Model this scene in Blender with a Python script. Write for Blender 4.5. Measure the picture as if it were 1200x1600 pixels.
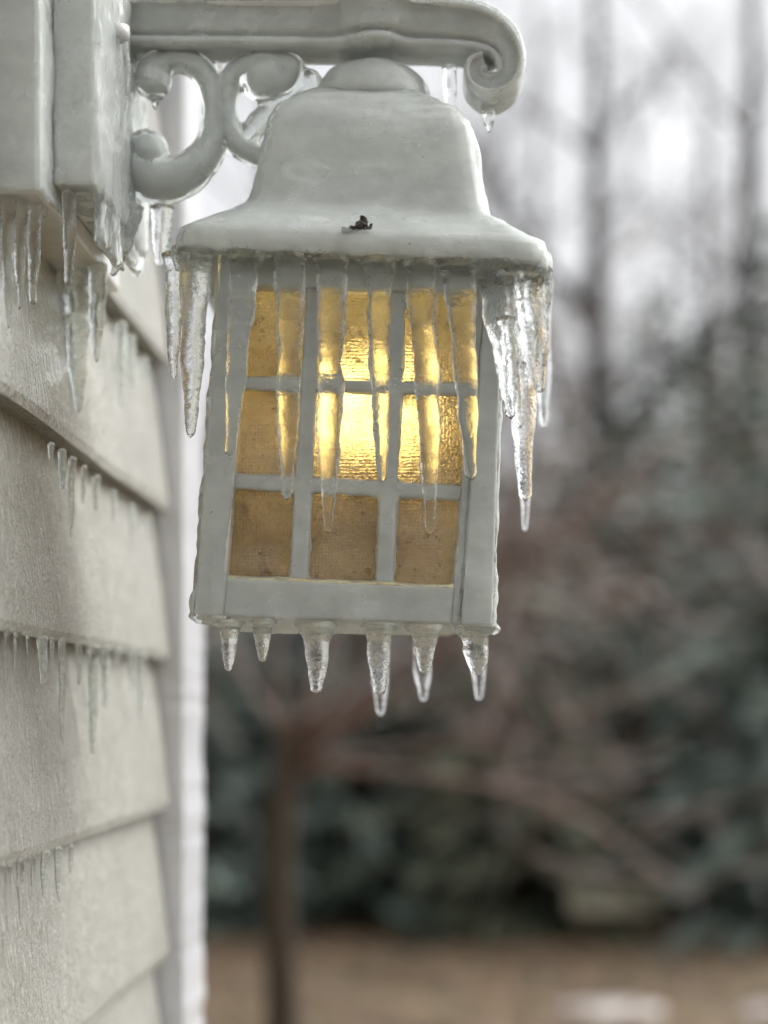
import bpy, math, random
from mathutils import Vector, noise, Matrix

R = math.radians
scene = bpy.context.scene
for o in list(bpy.data.objects):
    bpy.data.objects.remove(o)
COL = scene.collection
rng = random.Random(11)

# ------------------------------------------------------------------ camera
F = 2400.0            # focal length in pixels of the 1200x1600 photograph
CZ = 1.5              # camera height above the lawn
cam_d = bpy.data.cameras.new('camera')
cam = bpy.data.objects.new('camera', cam_d)
COL.objects.link(cam)
cam.location = (0, 0, CZ)
cam.rotation_euler = (R(90), 0, 0)
cam_d.sensor_fit = 'VERTICAL'
cam_d.sensor_height = 36
cam_d.sensor_width = 36
cam_d.lens = 54
cam_d.shift_x = -100 / 1600
cam_d.shift_y = 310 / 1600
cam_d.clip_start = 0.05
cam_d.clip_end = 800
cam_d.dof.use_dof = True
cam_d.dof.focus_distance = 0.897
cam_d.dof.aperture_fstop = 2.5
scene.camera = cam

# ------------------------------------------------------------------ light
world = bpy.data.worlds.new('World')
scene.world = world
world.use_nodes = True
wt = world.node_tree
for n in list(wt.nodes):
    wt.nodes.remove(n)
sky = wt.nodes.new('ShaderNodeTexSky')
sky.sky_type = 'NISHITA'
sky.sun_disc = False
SUN_EL, SUN_ROT = R(45), R(70)
sky.sun_elevation = SUN_EL
sky.sun_rotation = SUN_ROT
sky.air_density = 1.0
sky.dust_density = 5.0
sky.ozone_density = 1.0
hs = wt.nodes.new('ShaderNodeHueSaturation')      # overcast: the blue is mostly gone
hs.inputs['Saturation'].default_value = 0.10
bg = wt.nodes.new('ShaderNodeBackground')
bg.inputs['Strength'].default_value = 0.15
wo = wt.nodes.new('ShaderNodeOutputWorld')
wt.links.new(sky.outputs[0], hs.inputs['Color'])
wt.links.new(hs.outputs[0], bg.inputs['Color'])
wt.links.new(bg.outputs[0], wo.inputs['Surface'])

sd = bpy.data.lights.new('sun', 'SUN')
sd.energy = 0.5
sd.angle = R(60)
sd.color = (1.0, 0.97, 0.93)
sun = bpy.data.objects.new('sun', sd)
COL.objects.link(sun)
# the sky's rotation is measured clockwise from +Y; the lamp shines from the same place
sdir = Vector((math.sin(SUN_ROT) * math.cos(SUN_EL), math.cos(SUN_ROT) * math.cos(SUN_EL), math.sin(SUN_EL)))
sun.rotation_euler = (-sdir).to_track_quat('-Z', 'Y').to_euler()

scene.view_settings.view_transform = 'Standard'
scene.view_settings.look = 'None'
scene.view_settings.exposure = 0.76
scene.view_settings.gamma = 1.0
scene.view_settings.use_curve_mapping = False
scene.render.engine = 'CYCLES'
cy = scene.cycles
cy.use_denoising = True
cy.max_bounces = 14
cy.transmission_bounces = 12
cy.glossy_bounces = 6
cy.diffuse_bounces = 4
cy.transparent_max_bounces = 12
cy.blur_glossy = 0.6
cy.sample_clamp_indirect = 6.0

# ------------------------------------------------------------------ helpers
def P(px, py, d):
    return Vector(((px - 700) / F * d, d, CZ + (1110 - py) / F * d))

def mpx(n, d):
    return n / F * d

def fbm(p, s, o=3):
    return noise.fractal(Vector(p) * s, 0.7, 2.0, o)

class MB:
    def __init__(self):
        self.v, self.f = [], []
    def add(self, vs, fs):
        b = len(self.v)
        self.v += [Vector(x) for x in vs]
        self.f += [tuple(i + b for i in f) for f in fs]
    def hexa(self, q0, q1):
        """prism between two quads (each four points in the same turning order)"""
        self.add(list(q0) + list(q1), [(0, 1, 2, 3), (7, 6, 5, 4), (0, 4, 5, 1), (1, 5, 6, 2), (2, 6, 7, 3), (3, 7, 4, 0)])
    def box(self, a, b):
        x0, y0, z0 = a; x1, y1, z1 = b
        self.hexa([(x0, y0, z0), (x1, y0, z0), (x1, y0, z1), (x0, y0, z1)],
                  [(x0, y1, z0), (x1, y1, z0), (x1, y1, z1), (x0, y1, z1)])
    def loft(self, rings, cap=True):
        n = len(rings[0]); b = len(self.v)
        for r in rings:
            self.v += [Vector(x) for x in r]
        for i in range(len(rings) - 1):
            for j in range(n):
                k = (j + 1) % n
                self.f.append((b + i * n + j, b + i * n + k, b + (i + 1) * n + k, b + (i + 1) * n + j))
        if cap:
            self.f.append(tuple(b + j for j in reversed(range(n))))
            self.f.append(tuple(b + (len(rings) - 1) * n + j for j in range(n)))
    def tube(self, pts, rad, n=12, cap=True, squash=None):
        pts = [Vector(p) for p in pts]
        rings = []
        up = None
        for i, p in enumerate(pts):
            t = (pts[min(i + 1, len(pts) - 1)] - pts[max(i - 1, 0)])
            if t.length < 1e-9:
                t = Vector((0, 0, 1))
            t.normalize()
            if up is None:
                up = Vector((0, 1, 0)) if abs(t.y) < 0.9 else Vector((1, 0, 0))
            a = t.cross(up)
            if a.length < 1e-6:
                a = t.orthogonal()
            a.normalize()
            up2 = a.cross(t).normalized()
            up = up2
            r = rad[i] if hasattr(rad, '__len__') else rad
            rings.append([p + a * (r * math.cos(2 * math.pi * j / n)) + up2 * (r * (squash or 1) * math.sin(2 * math.pi * j / n)) for j in range(n)])
        self.loft(rings, cap)
    def ball(self, c, rx, ry, rz, n=16, m=10):
        c = Vector(c)
        rings = []
        for i in range(m + 1):
            a = math.pi * (i + 0.02) / (m + 0.04)
            rings.append([c + Vector((rx * math.sin(a) * math.cos(2 * math.pi * j / n), ry * math.sin(a) * math.sin(2 * math.pi * j / n), -rz * math.cos(a))) for j in range(n)])
        self.loft(rings)
    def mesh(self, name):
        me = bpy.data.meshes.new(name)
        me.from_pydata([tuple(v) for v in self.v], [], self.f)
        me.validate()
        import bmesh
        bm = bmesh.new(); bm.from_mesh(me)
        bmesh.ops.recalc_face_normals(bm, faces=bm.faces)
        bm.to_mesh(me); bm.free()
        return me
    def build(self, name, mat, parent=None, smooth=False, bevel=0.0):
        me = self.mesh(name)
        if bevel:
            import bmesh
            bm = bmesh.new(); bm.from_mesh(me)
            bmesh.ops.bevel(bm, geom=list(bm.edges), offset=bevel, segments=2, affect='EDGES', profile=0.5)
            bm.to_mesh(me); bm.free()
        return link(name, me, mat, parent, smooth)

def link(name, me, mat, parent=None, smooth=False):
    o = bpy.data.objects.new(name, me)
    me.materials.clear()
    me.materials.append(mat)
    if smooth:
        for p in me.polygons:
            p.use_smooth = True
    COL.objects.link(o)
    if parent:
        o.parent = parent
        o.matrix_parent_inverse = Matrix.Translation(-PIV.get(parent.name, Vector((0, 0, 0))))
    return o

PIV = {}
def thing(name, label, cat, loc=(0, 0, 0), group=None):
    o = bpy.data.objects.new(name, None)
    o.empty_display_size = 0.05
    COL.objects.link(o)
    o.location = loc
    PIV[o.name] = Vector(loc)
    o['label'] = label; o['category'] = cat
    if group: o['group'] = group
    return o

def tag(o, label, cat, group=None, kind=None):
    if label: o['label'] = label
    if cat: o['category'] = cat
    if group: o['group'] = group
    if kind: o['kind'] = kind
    return o

def recenter(o, loc):
    """move a mesh object's origin without moving its surface"""
    loc = Vector(loc)
    o.data.transform(Matrix.Translation(-loc))
    o.location = loc

def ridge(p, s, z=1.0):
    return (1 - abs(noise.noise(Vector((p.x * s, p.y * s, p.z * s * z))))) ** 6

def melt(mb, voxel, smooth_n=6, disp=None):
    """fuse overlapping solids into one soft watertight skin"""
    me = mb.mesh('melt')
    o = bpy.data.objects.new('melt', me)
    COL.objects.link(o)
    m = o.modifiers.new('r', 'REMESH'); m.mode = 'VOXEL'; m.voxel_size = voxel; m.adaptivity = 0
    s = o.modifiers.new('s', 'SMOOTH'); s.iterations = smooth_n; s.factor = 0.5
    dg = bpy.context.evaluated_depsgraph_get()
    dg.update()
    out = bpy.data.meshes.new_from_object(o.evaluated_get(dg))
    bpy.data.objects.remove(o); bpy.data.meshes.remove(me)
    if disp:
        ns = [v.normal.copy() for v in out.vertices]
        for v, n in zip(out.vertices, ns):
            v.co += n * disp(v.co, n)
    return out

# ------------------------------------------------------------------ materials
class Mat:
    def __init__(self, name):
        self.m = bpy.data.materials.new(name)
        self.m.use_nodes = True
        self.t = self.m.node_tree
        self.b = self.t.nodes['Principled BSDF']
        self.out = self.t.nodes['Material Output']
        self.co = self.t.nodes.new('ShaderNodeTexCoord').outputs['Object']
    def n(self, t): return self.t.nodes.new(t)
    def l(self, a, b): self.t.links.new(a, b)
    def set(self, **k):
        for a, v in k.items():
            self.b.inputs[a.replace('_', ' ')].default_value = v
        return self
    def mapping(self, scale):
        m = self.n('ShaderNodeMapping'); m.inputs['Scale'].default_value = scale
        self.l(self.co, m.inputs['Vector']); return m.outputs[0]
    def noise(self, scale, detail=3, rough=0.55, vec=None, dist=0.0):
        x = self.n('ShaderNodeTexNoise')
        x.inputs['Scale'].default_value = scale; x.inputs['Detail'].default_value = detail
        x.inputs['Roughness'].default_value = rough; x.inputs['Distortion'].default_value = dist
        self.l(vec or self.co, x.inputs['Vector']); return x.outputs['Fac']
    def ramp(self, fac, stops):
        r = self.n('ShaderNodeValToRGB')
        e = r.color_ramp.elements
        while len(e) < len(stops): e.new(0.5)
        for i, (p, c) in enumerate(stops):
            e[i].position = p
            e[i].color = (c, c, c, 1) if not hasattr(c, '__len__') else (*c, 1)
        self.l(fac, r.inputs[0]); return r.outputs[0]
    def mix(self, fac, a, b, mode='MIX'):
        x = self.n('ShaderNodeMix'); x.data_type = 'RGBA'; x.blend_type = mode
        for s, v in ((x.inputs[0], fac), (x.inputs[6], a), (x.inputs[7], b)):
            if hasattr(v, 'is_output'): self.l(v, s)
            elif hasattr(v, '__len__'): s.default_value = (*v, 1)
            else: s.default_value = v
        return x.outputs[2]
    def math(self, op, a, b=0.0):
        x = self.n('ShaderNodeMath'); x.operation = op
        for s, v in ((x.inputs[0], a), (x.inputs[1], b)):
            if hasattr(v, 'is_output'): self.l(v, s)
            else: s.default_value = v
        return x.outputs[0]
    def bump(self, h, strength, dist=0.001, to=None, normal=None):
        x = self.n('ShaderNodeBump'); x.inputs['Strength'].default_value = strength
        x.inputs['Distance'].default_value = dist
        self.l(h, x.inputs['Height'])
        if normal: self.l(normal, x.inputs['Normal'])
        for s in (to or [self.b.inputs['Normal'], self.b.inputs['Coat Normal']]):
            self.l(x.outputs[0], s)
        return x.outputs[0]

def painted_metal():
    k = Mat('iced white paint')
    c = k.ramp(k.noise(26, 5, 0.6, k.mapping((1, 1, 2.2))), [(0.3, (0.58, 0.59, 0.58)), (0.7, (0.80, 0.81, 0.80))])
    spots = k.ramp(k.noise(360, 2), [(0.74, 0.0), (0.78, 1.0)])
    wear = k.ramp(k.noise(46, 5, 0.65, k.mapping((1, 1, 0.22))), [(0.62, 0.0), (0.76, 0.42)])
    c = k.mix(wear, c, (0.46, 0.40, 0.29))
    c = k.mix(spots, c, (0.10, 0.09, 0.08))
    k.l(c, k.b.inputs['Base Color'])
    k.set(Roughness=0.35, Coat_Weight=0.6, Coat_Roughness=0.12, Coat_IOR=1.31)
    k.bump(k.noise(90, 3), 0.25, 0.002)
    return k.m

def ice_coat(clear=0.78, name='clear ice coat', scale=26, rough=0.07):
    k = Mat(name)
    k.set(Base_Color=(0.90, 0.94, 0.92, 1), Roughness=rough, IOR=1.31)
    milk = k.ramp(k.noise(scale, 4, 0.55), [(0.33, clear - 0.14), (0.68, min(1.0, clear + 0.14))])
    k.l(milk, k.b.inputs['Transmission Weight'])
    h = k.math('ADD', k.math('MULTIPLY', k.noise(150, 3), 1.0), k.math('MULTIPLY', k.noise(620, 2), 0.25))
    k.bump(h, 0.20, 0.002, to=[k.b.inputs['Normal']])
    return k.m

def icicle_ice(name='clear icicle ice', b=0.30):
    k = Mat(name)
    k.set(Base_Color=(0.96, 0.975, 0.97, 1), Roughness=0.03, IOR=1.31)
    milk = k.ramp(k.noise(420, 3), [(0.66, 1.0), (0.74, 0.5)])
    k.l(milk, k.b.inputs['Transmission Weight'])
    v = k.mapping((1.0, 1.0, 0.45))
    h = k.math('ADD', k.noise(240, 3, 0.6, v), k.math('MULTIPLY', k.noise(520, 2), 0.9))
    k.bump(h, b, 0.0016, to=[k.b.inputs['Normal']])
    return k.m

def amber_glass():
    k = Mat('dirty amber pane')
    grid = k.n('ShaderNodeTexWave'); grid.wave_type = 'BANDS'; grid.bands_direction = 'X'
    grid.inputs['Scale'].default_value = 160; grid.inputs['Distortion'].default_value = 1.6; grid.inputs['Detail'].default_value = 2
    k.l(k.co, grid.inputs['Vector'])
    grid2 = k.n('ShaderNodeTexWave'); grid2.wave_type = 'BANDS'; grid2.bands_direction = 'Z'
    grid2.inputs['Scale'].default_value = 160; grid2.inputs['Distortion'].default_value = 2.2; grid2.inputs['Detail'].default_value = 2
    k.l(k.co, grid2.inputs['Vector'])
    grain = k.noise(560, 3, 0.65)
    h = k.math('ADD', k.math('MULTIPLY', grid.outputs['Fac'], 0.28), k.math('MULTIPLY', grid2.outputs['Fac'], 0.34))
    h = k.math('ADD', h, k.math('ADD', k.math('MULTIPLY', grain, 2.0), k.math('MULTIPLY', k.noise(210, 3, 0.6, k.mapping((0.5, 1, 1.6)), 1.2), 1.3)))
    dirt = k.ramp(k.noise(45, 5, 0.65), [(0.42, 0.0), (0.75, 1.0)])
    c = k.mix(dirt, (0.50, 0.40, 0.28), (0.28, 0.18, 0.10))
    c = k.mix(k.ramp(grain, [(0.36, 1.0), (0.60, 0.0)]), c, (0.14, 0.09, 0.05))
    c = k.mix(k.math('MULTIPLY', k.math('ADD', grid.outputs['Fac'], grid2.outputs['Fac']), 0.16), c, (0.18, 0.12, 0.07))
    band = k.ramp(k.noise(26, 3, 0.5, k.mapping((0.45, 1, 1.3))), [(0.40, 0.0), (0.62, 0.75)])
    c = k.mix(band, c, (0.62, 0.54, 0.43))
    stain = k.ramp(k.noise(34, 5, 0.7, None, 0.6), [(0.57, 0.0), (0.66, 0.9)])
    c = k.mix(stain, c, (0.17, 0.085, 0.035))
    spots = k.ramp(k.noise(250, 3), [(0.64, 0.0), (0.68, 1.0)])
    c = k.mix(spots, c, (0.03, 0.02, 0.01))
    gl = k.n('ShaderNodeBsdfGlass'); gl.inputs['Roughness'].default_value = 0.05; gl.inputs['IOR'].default_value = 1.35
    gl.inputs['Color'].default_value = (0.86, 0.80, 0.70, 1)
    k.l(c, k.b.inputs['Base Color'])
    k.set(Roughness=0.16, Specular_IOR_Level=0.9)
    ms = k.n('ShaderNodeMixShader')
    k.l(k.math('ADD', k.math('ADD', k.math('MULTIPLY', dirt, 0.22), k.math('MULTIPLY', stain, 0.3)), 0.38), ms.inputs[0])
    k.l(gl.outputs[0], ms.inputs[1]); k.l(k.b.outputs[0], ms.inputs[2]); k.l(ms.outputs[0], k.out.inputs['Surface'])
    k.bump(h, 0.62, 0.0013, to=[k.b.inputs['Normal'], gl.inputs['Normal']])
    return k.m

def simple(name, lo, hi, scale=20, rough=0.6, coat=0.0, bump=0.2, bscale=60, bdist=0.002, stretch=(1, 1, 1), detail=4, r0=0.3, r1=0.7):
    k = Mat(name)
    v = k.mapping(stretch)
    c = k.ramp(k.noise(scale, detail, 0.6, v), [(r0, lo), (r1, hi)])
    k.l(c, k.b.inputs['Base Color'])
    k.set(Roughness=rough, Coat_Weight=coat, Coat_Roughness=0.08, Coat_IOR=1.31)
    if bump: k.bump(k.noise(bscale, 3, 0.6, v), bump, bdist)
    return k.m

def siding_mat():
    k = Mat('iced beige siding')
    v = k.mapping((1, 1.0, 0.24))
    streak = k.noise(270, 3, 0.6, v, 0.5)
    c = k.ramp(k.noise(16, 4), [(0.3, (0.40, 0.40, 0.35)), (0.7, (0.50, 0.50, 0.45))])
    c = k.mix(k.ramp(streak, [(0.54, 0.0), (0.70, 0.75)]), c, (0.72, 0.71, 0.64))
    c = k.mix(k.ramp(k.noise(330, 2, 0.6, k.mapping((1, 1, 0.4))), [(0.30, 0.55), (0.44, 0.0)]), c, (0.22, 0.205, 0.17))
    c = k.mix(k.ramp(k.noise(30, 5, 0.7), [(0.60, 0.0), (0.80, 0.45)]), c, (0.27, 0.24, 0.20))
    k.l(c, k.b.inputs['Base Color'])
    k.set(Roughness=0.45, Coat_Weight=1.0, Coat_Roughness=0.06, Coat_IOR=1.31)
    h = k.math('ADD', streak, k.math('MULTIPLY', k.noise(420, 2), 0.35))
    k.bump(h, 1.0, 0.005)
    return k.m

def emit(name, col, s):
    k = Mat(name)
    k.set(Base_Color=(0.9, 0.8, 0.6, 1), Emission_Color=(*col, 1), Emission_Strength=s)
    return k.m

M_PAINT = painted_metal()
M_COAT = ice_coat()
M_COATC = ice_coat(0.9, 'glassy ice coat', 60, 0.05)
M_ICE = icicle_ice(b=0.42)
M_GRAIN = icicle_ice('granular icicle ice', 0.62)
M_FROST = ice_coat(0.74, 'frosty ice', 200, 0.08)
M_PANE = amber_glass()
M_SIDING = siding_mat()
M_TRIM = simple('white trim paint', (0.62, 0.63, 0.66), (0.72, 0.73, 0.76), 12, 0.35, 0.6, 0.35, 55, 0.004)
M_SHEATH = simple('dark sheathing', (0.10, 0.09, 0.08), (0.16, 0.14, 0.12), 12, 0.8)
M_WOOD = simple('weathered block', (0.24, 0.21, 0.18), (0.38, 0.34, 0.30), 40, 0.55, 0.5, 0.3, 180, 0.002)
M_BULB = emit('lit bulb', (1.0, 0.79, 0.30), 11.0)
M_SOCKET = simple('ceramic socket', (0.62, 0.56, 0.42), (0.72, 0.66, 0.52), 40, 0.4)
M_MAPLE = simple('iced reddish bark', (0.10, 0.058, 0.043), (0.29, 0.19, 0.15), 30, 0.35, 1.0, 0.3, 80, 0.004)
M_TRUNK = simple('brown bark', (0.032, 0.021, 0.010), (0.065, 0.043, 0.022), 12, 0.7, 0.3, 0.6, 40, 0.02, (1, 1, 0.2))
M_GREY = simple('grey bark', (0.022, 0.021, 0.022), (0.05, 0.048, 0.05), 4, 0.8, 0.2, 0.6, 12, 0.03, (1, 1, 0.2))
M_TWIG = simple('iced pale twigs', (0.16, 0.145, 0.155), (0.36, 0.33, 0.35), 2, 0.4, 0.8, 0)
M_SPRUCE = simple('frosted light-mottled spruce needles', (0.020, 0.034, 0.026), (0.31, 0.39, 0.335), 2.0, 0.5, 0.4, 0, r0=0.40, r1=0.62)  # pale and dark clumps: frost, plus lit boughs and shaded gaps put into colour
M_SPRUCE2 = simple('olive spruce needles', (0.028, 0.036, 0.018), (0.26, 0.28, 0.19), 2.0, 0.5, 0.4, 0, r0=0.40, r1=0.62)  # same clumped range: lit boughs and the shade between them are in the colour
M_LAWN = simple('winter lawn', (0.05, 0.04, 0.025), (0.25, 0.19, 0.115), 2.0, 0.9, 0, 0.6, 30, 0.02, detail=8)
M_LEAF = simple('dead leaves', (0.15, 0.075, 0.045), (0.32, 0.20, 0.12), 8, 0.6, 0.4, 0)
M_SNOW = simple('old snow', (0.50, 0.45, 0.41), (0.68, 0.63, 0.60), 4, 0.5, 0, 0.4, 20, 0.02)
M_STONE = simple('pale stone', (0.55, 0.51, 0.39), (0.66, 0.62, 0.48), 6, 0.7, 0.3, 0.4, 20, 0.02)
M_SEED = simple('dark debris', (0.02, 0.018, 0.015), (0.16, 0.14, 0.11), 300, 0.7, 0.5)

# ------------------------------------------------------------------ setting: ground
g = MB()
NG = 60
gv = []
def gco(i):
    t = i / NG * 2 - 1
    return math.copysign(abs(t) ** 2.6 * 320, t)
for j in range(NG + 1):
    for i in range(NG + 1):
        x, y = gco(i), gco(j)
        z = 0.02 * noise.noise(Vector((x * 0.5, y * 0.5, 0))) if abs(x) < 40 and abs(y) < 40 else 0.0
        gv.append((x, y, z))
g.add(gv, [(j * (NG + 1) + i, j * (NG + 1) + i + 1, (j + 1) * (NG + 1) + i + 1, (j + 1) * (NG + 1) + i) for j in range(NG) for i in range(NG)])
tag(g.build('lawn', M_LAWN, smooth=True), None, None, kind='structure')

lf = MB()
for _ in range(5000):
    y = rng.uniform(4.5, 10.6); x = rng.uniform(-3.2, 3.2)
    s = rng.uniform(0.02, 0.05); a = rng.uniform(0, 6.28); z = 0.025 + rng.uniform(0, 0.015)
    c, sn = math.cos(a) * s, math.sin(a) * s
    t = [rng.uniform(-0.012, 0.02) for _ in range(4)]
    lf.add([(x - c, y - sn, z + t[0]), (x + sn * .6, y - c * .6, z + t[1]), (x + c, y + sn, z + t[2]), (x - sn * .6, y + c * .6, z + t[3])], [(0, 1, 2, 3)])
tag(lf.build('leaf_litter', M_LEAF), 'brown fallen leaves scattered over the winter lawn', 'leaves', kind='stuff')

# ------------------------------------------------------------------ house wall
XW = -0.2456
wall = thing('house_wall', 'beige clapboard house wall glazed with ice, white corner board at its end', 'wall', (XW - 0.02, 1.0, 0))
b = MB(); b.box((-3.2, -1.2, 0.0), (XW - 0.030, 1.405, 4.2)); b.build('sheathing', M_SHEATH, wall)
EXPO = 0.127
Z0 = CZ + 0.0442
k0, k1 = -11, 20
for k in range(k0, k1):
  zb = Z0 + EXPO * k
  up = zb > CZ + (1110 - 298) / F * 0.835 - 0.10
  for (ya, yb, back) in (((0.25, 0.8335, 0.0125), (0.846, 1.3165, 0.0)) if up else ((0.25, 1.3165, 0.0),)):
    mb = MB()
    ny = 46
    prof = []           # (x, z) outer face from the butt up, slightly bellied as lap boards are
    for t in (0.0, 0.04, 0.2, 0.45, 0.7, 0.95, 1.0, 1.12):
        belly = 0.0015 * math.sin(min(t, 1.0) * math.pi)
        prof.append((XW + 0.0070 - 0.0160 * t + belly, zb + EXPO * t + (0.0 if t else 0.0)))
    prof = [(XW - 0.0095, zb + 0.001), (XW + 0.0050, zb - 0.001)] + prof[1:] + [(XW - 0.023, zb + EXPO * 1.12), (XW - 0.021, zb + 0.03)]
    rings = []
    for j in range(ny + 1):
        y = ya + (yb - ya) * j / ny
        r = []
        for i, (x, z) in enumerate(prof):
            wx = 0.0012 * fbm((y * 6, z * 2, k * 3.1), 1.0) if 0 < i < len(prof) - 2 else 0
            wz = (0.0016 * noise.noise(Vector((y * 5, k * 7.7, 0))) if i < 3 else 0)
            r.append((x + wx - back, y, z + wz))
        rings.append(r)
    mb.loft(rings)
    mb.build('siding_board', M_SIDING, wall)
cb = MB()
ys = [0.0, 4.2]
rings = []
for i in range(420):
    z = 0.02 + 4.1 * i / 419
    w = 0.0012 * noise.noise(Vector((z * 14, 2.2, 0))) + 0.0011 * noise.noise(Vector((z * 60, 5, 0)))
    x1 = XW + 0.0215 + w
    rings.append([(XW - 0.04, 1.321, z), (x1 - 0.004, 1.321 - w, z), (x1, 1.325, z), (x1 + w, 1.408, z), (x1 - 0.004, 1.413, z), (XW - 0.04, 1.413, z)])
cb.loft(rings)
cb.build('corner_board', M_TRIM, wall)

# ------------------------------------------------------------------ wall lantern
DC = 0.96             # lantern axis distance
DB = 0.892            # front face of the body
BACK = 0.145          # body depth
lan = thing('wall_lantern', 'white bracket lantern coated in clear ice, warm bulb lit behind nine amber panes', 'lantern', (-0.05, DC, CZ + 0.04))

def prism(mb, quad, d, th, grow=0.0):
    c = [sum(q[0] for q in quad) / 4, sum(q[1] for q in quad) / 4]
    gp = grow / d * F
    qq = []
    for (x, y) in quad:
        qq.append((x + math.copysign(gp, x - c[0]), y + math.copysign(gp, y - c[1])))
    a = [P(x, y, d) + Vector((0, -grow, 0)) for x, y in qq]
    mb.hexa(a, [p + Vector((0, th + 2 * grow, 0)) for p in a])

def lerp(a, b, t): return (a[0] + (b[0] - a[0]) * t, a[1] + (b[1] - a[1]) * t)
OTL, OTR, OBR, OBL = (347, 392), (785, 411), (769, 977), (304, 960)
ITL, ITR, IBR, IBL = (390, 444), (746, 457), (709, 919), (353, 904)
def on(a, b, y):
    t = (y - a[1]) / (b[1] - a[1]); return (a[0] + (b[0] - a[0]) * t, y)
front_bars = {
    'corner_post': [[OTL, on(ITL, IBL, 394), on(ITL, IBL, 962), OBL],
                    [(on(ITR, IBR, 409)[0] + 13, 409), OTR, OBR, (on(ITR, IBR, 975)[0] + 16, 975)]],
    'inner_stop': [[on(ITR, IBR, 409), (on(ITR, IBR, 409)[0] + 13, 409), (on(ITR, IBR, 975)[0] + 16, 975), on(ITR, IBR, 974)]],
    'rail': [[on(ITL, IBL, 394), on(ITR, IBR, 409), ITR, ITL],
             [IBL, IBR, on(ITR, IBR, 974), on(ITL, IBL, 962)]],
    'mullion': [[(478, 449), (500, 450), (479, 906), (454, 905)],
                [(611, 454), (633, 455), (613, 912), (588, 911)],
                [(385, 590), (741, 600), (737, 616), (381, 606)],
                [(368, 741), (722, 760), (719, 780), (364, 761)]],
}
REC = {'corner_post': 0.0, 'inner_stop': 0.004, 'rail': 0.002, 'mullion': 0.004}
THK = {'corner_post': 0.014, 'inner_stop': 0.010, 'rail': 0.011, 'mullion': 0.006}
for nm, quads in front_bars.items():
    for qi, q in enumerate(quads):
        mb = MB()
        extra = 0.0006 if (nm == 'mullion' and qi > 1) else 0.0
        prism(mb, q, DB + REC[nm] + extra, THK[nm])
        o = mb.build(nm, M_PAINT, lan, bevel=0.0012)
        if nm != 'inner_stop':                       # the far side of the cage is the same casting
            o2 = o.copy(); COL.objects.link(o2)
            o2.parent = lan; o2.matrix_parent_inverse = o.matrix_parent_inverse.copy()
            o2.location = (0, BACK, 0)
# side rails and bars
def pt(x, y, dy): return P(x, y, DB) + Vector((0, dy, 0))
for (a0, a1, s) in ((OTL, OBL, 1), (OTR, OBR, -1)):
    for t, h, nm in ((0.02, 50, 'rail'), (0.91, 52, 'rail'), (0.36, 16, 'mullion'), (0.64, 16, 'mullion')):
        p0 = lerp(a0, a1, t)
        w = 16 * s
        q = [(p0[0] + 3 * s, p0[1]), (p0[0] + 3 * s + w, p0[1]), (p0[0] + 3 * s + w, p0[1] + h), (p0[0] + 3 * s, p0[1] + h)]
        mb = MB(); mb.hexa([pt(x, y, 0.0145) for x, y in q], [pt(x, y, BACK - 0.0005) for x, y in q])
        mb.build(nm, M_PAINT, lan, bevel=0.0008)
    q = [lerp(a0, a1, 0.06), lerp(a0, a1, 0.94)]
    mb = MB()
    e = [(q[0][0] + 8 * s, q[0][1]), (q[0][0] + 14 * s, q[0][1]), (q[1][0] + 14 * s, q[1][1]), (q[1][0] + 8 * s, q[1][1])]
    mb.hexa([pt(x, y, 0.015) for x, y in e], [pt(x, y, BACK - 0.001) for x, y in e])
    mb.build('side_pane', M_PANE, lan)
# nine front panes, and the same behind
def inn(s, t):
    return lerp(lerp(ITL, ITR, s), lerp(IBL, IBR, s), t)
for r_ in range(3):
    for c_ in range(3):
        s0, s1 = (0, 0.265, 0.645, 1.0)[c_], (0.265, 0.645, 1.0)[c_]
        t0, t1 = (0, 0.332, 0.675)[r_], (0.332, 0.675, 1.0)[r_]
        q = [inn(s0, t0), inn(s1, t0), inn(s1, t1), inn(s0, t1)]
        mb = MB(); prism(mb, q, DB + 0.0107, 0.0022)
        o = mb.build('glass_pane', M_PANE, lan)
        o2 = o.copy(); COL.objects.link(o2); o2.parent = lan
        o2.matrix_parent_inverse = o.matrix_parent_inverse.copy(); o2.location = (0, BACK - 0.008, 0)
# floor of the cage
mb = MB()
q = [on(ITL, IBL, 930), on(ITR, IBR, 944), (on(ITR, IBR, 972)[0], 972), (on(ITL, IBL, 958)[0], 958)]
q = [(OBL[0] + 12, 928), (OBR[0] - 10, 944), (OBR[0] - 10, 972), (OBL[0] + 12, 957)]
mb.hexa([pt(x, y, 0.0152) for x, y in q], [pt(x, y, BACK - 0.001) for x, y in q])
mb.build('cage_floor', M_PAINT, lan, bevel=0.001)

# bulb, socket, candle sleeve
def lathe(mb, cx, d, prof, n=28):
    rings = []
    for (y, r) in prof:
        c = P(cx + (y - 650) * -0.06, y, d)
        rr = mpx(r, d)
        rings.append([c + Vector((rr * math.cos(2 * math.pi * j / n), rr * math.sin(2 * math.pi * j / n), 0)) for j in range(n)])
    mb.loft(rings)
mb = MB()
lathe(mb, 583, 0.966, [(566, 8), (568, 30), (574, 50), (584, 64), (600, 72), (630, 76), (670, 76), (694, 72), (704, 62)])
bulb = mb.build('bulb', M_BULB, lan, smooth=True)
mb = MB()
lathe(mb, 583, 0.966, [(705, 50), (712, 56), (735, 54), (752, 46), (754, 34), (930, 34)])
mb.build('socket', M_SOCKET, bulb, smooth=True)
PIV['bulb'] = Vector((0, 0, 0))

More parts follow.
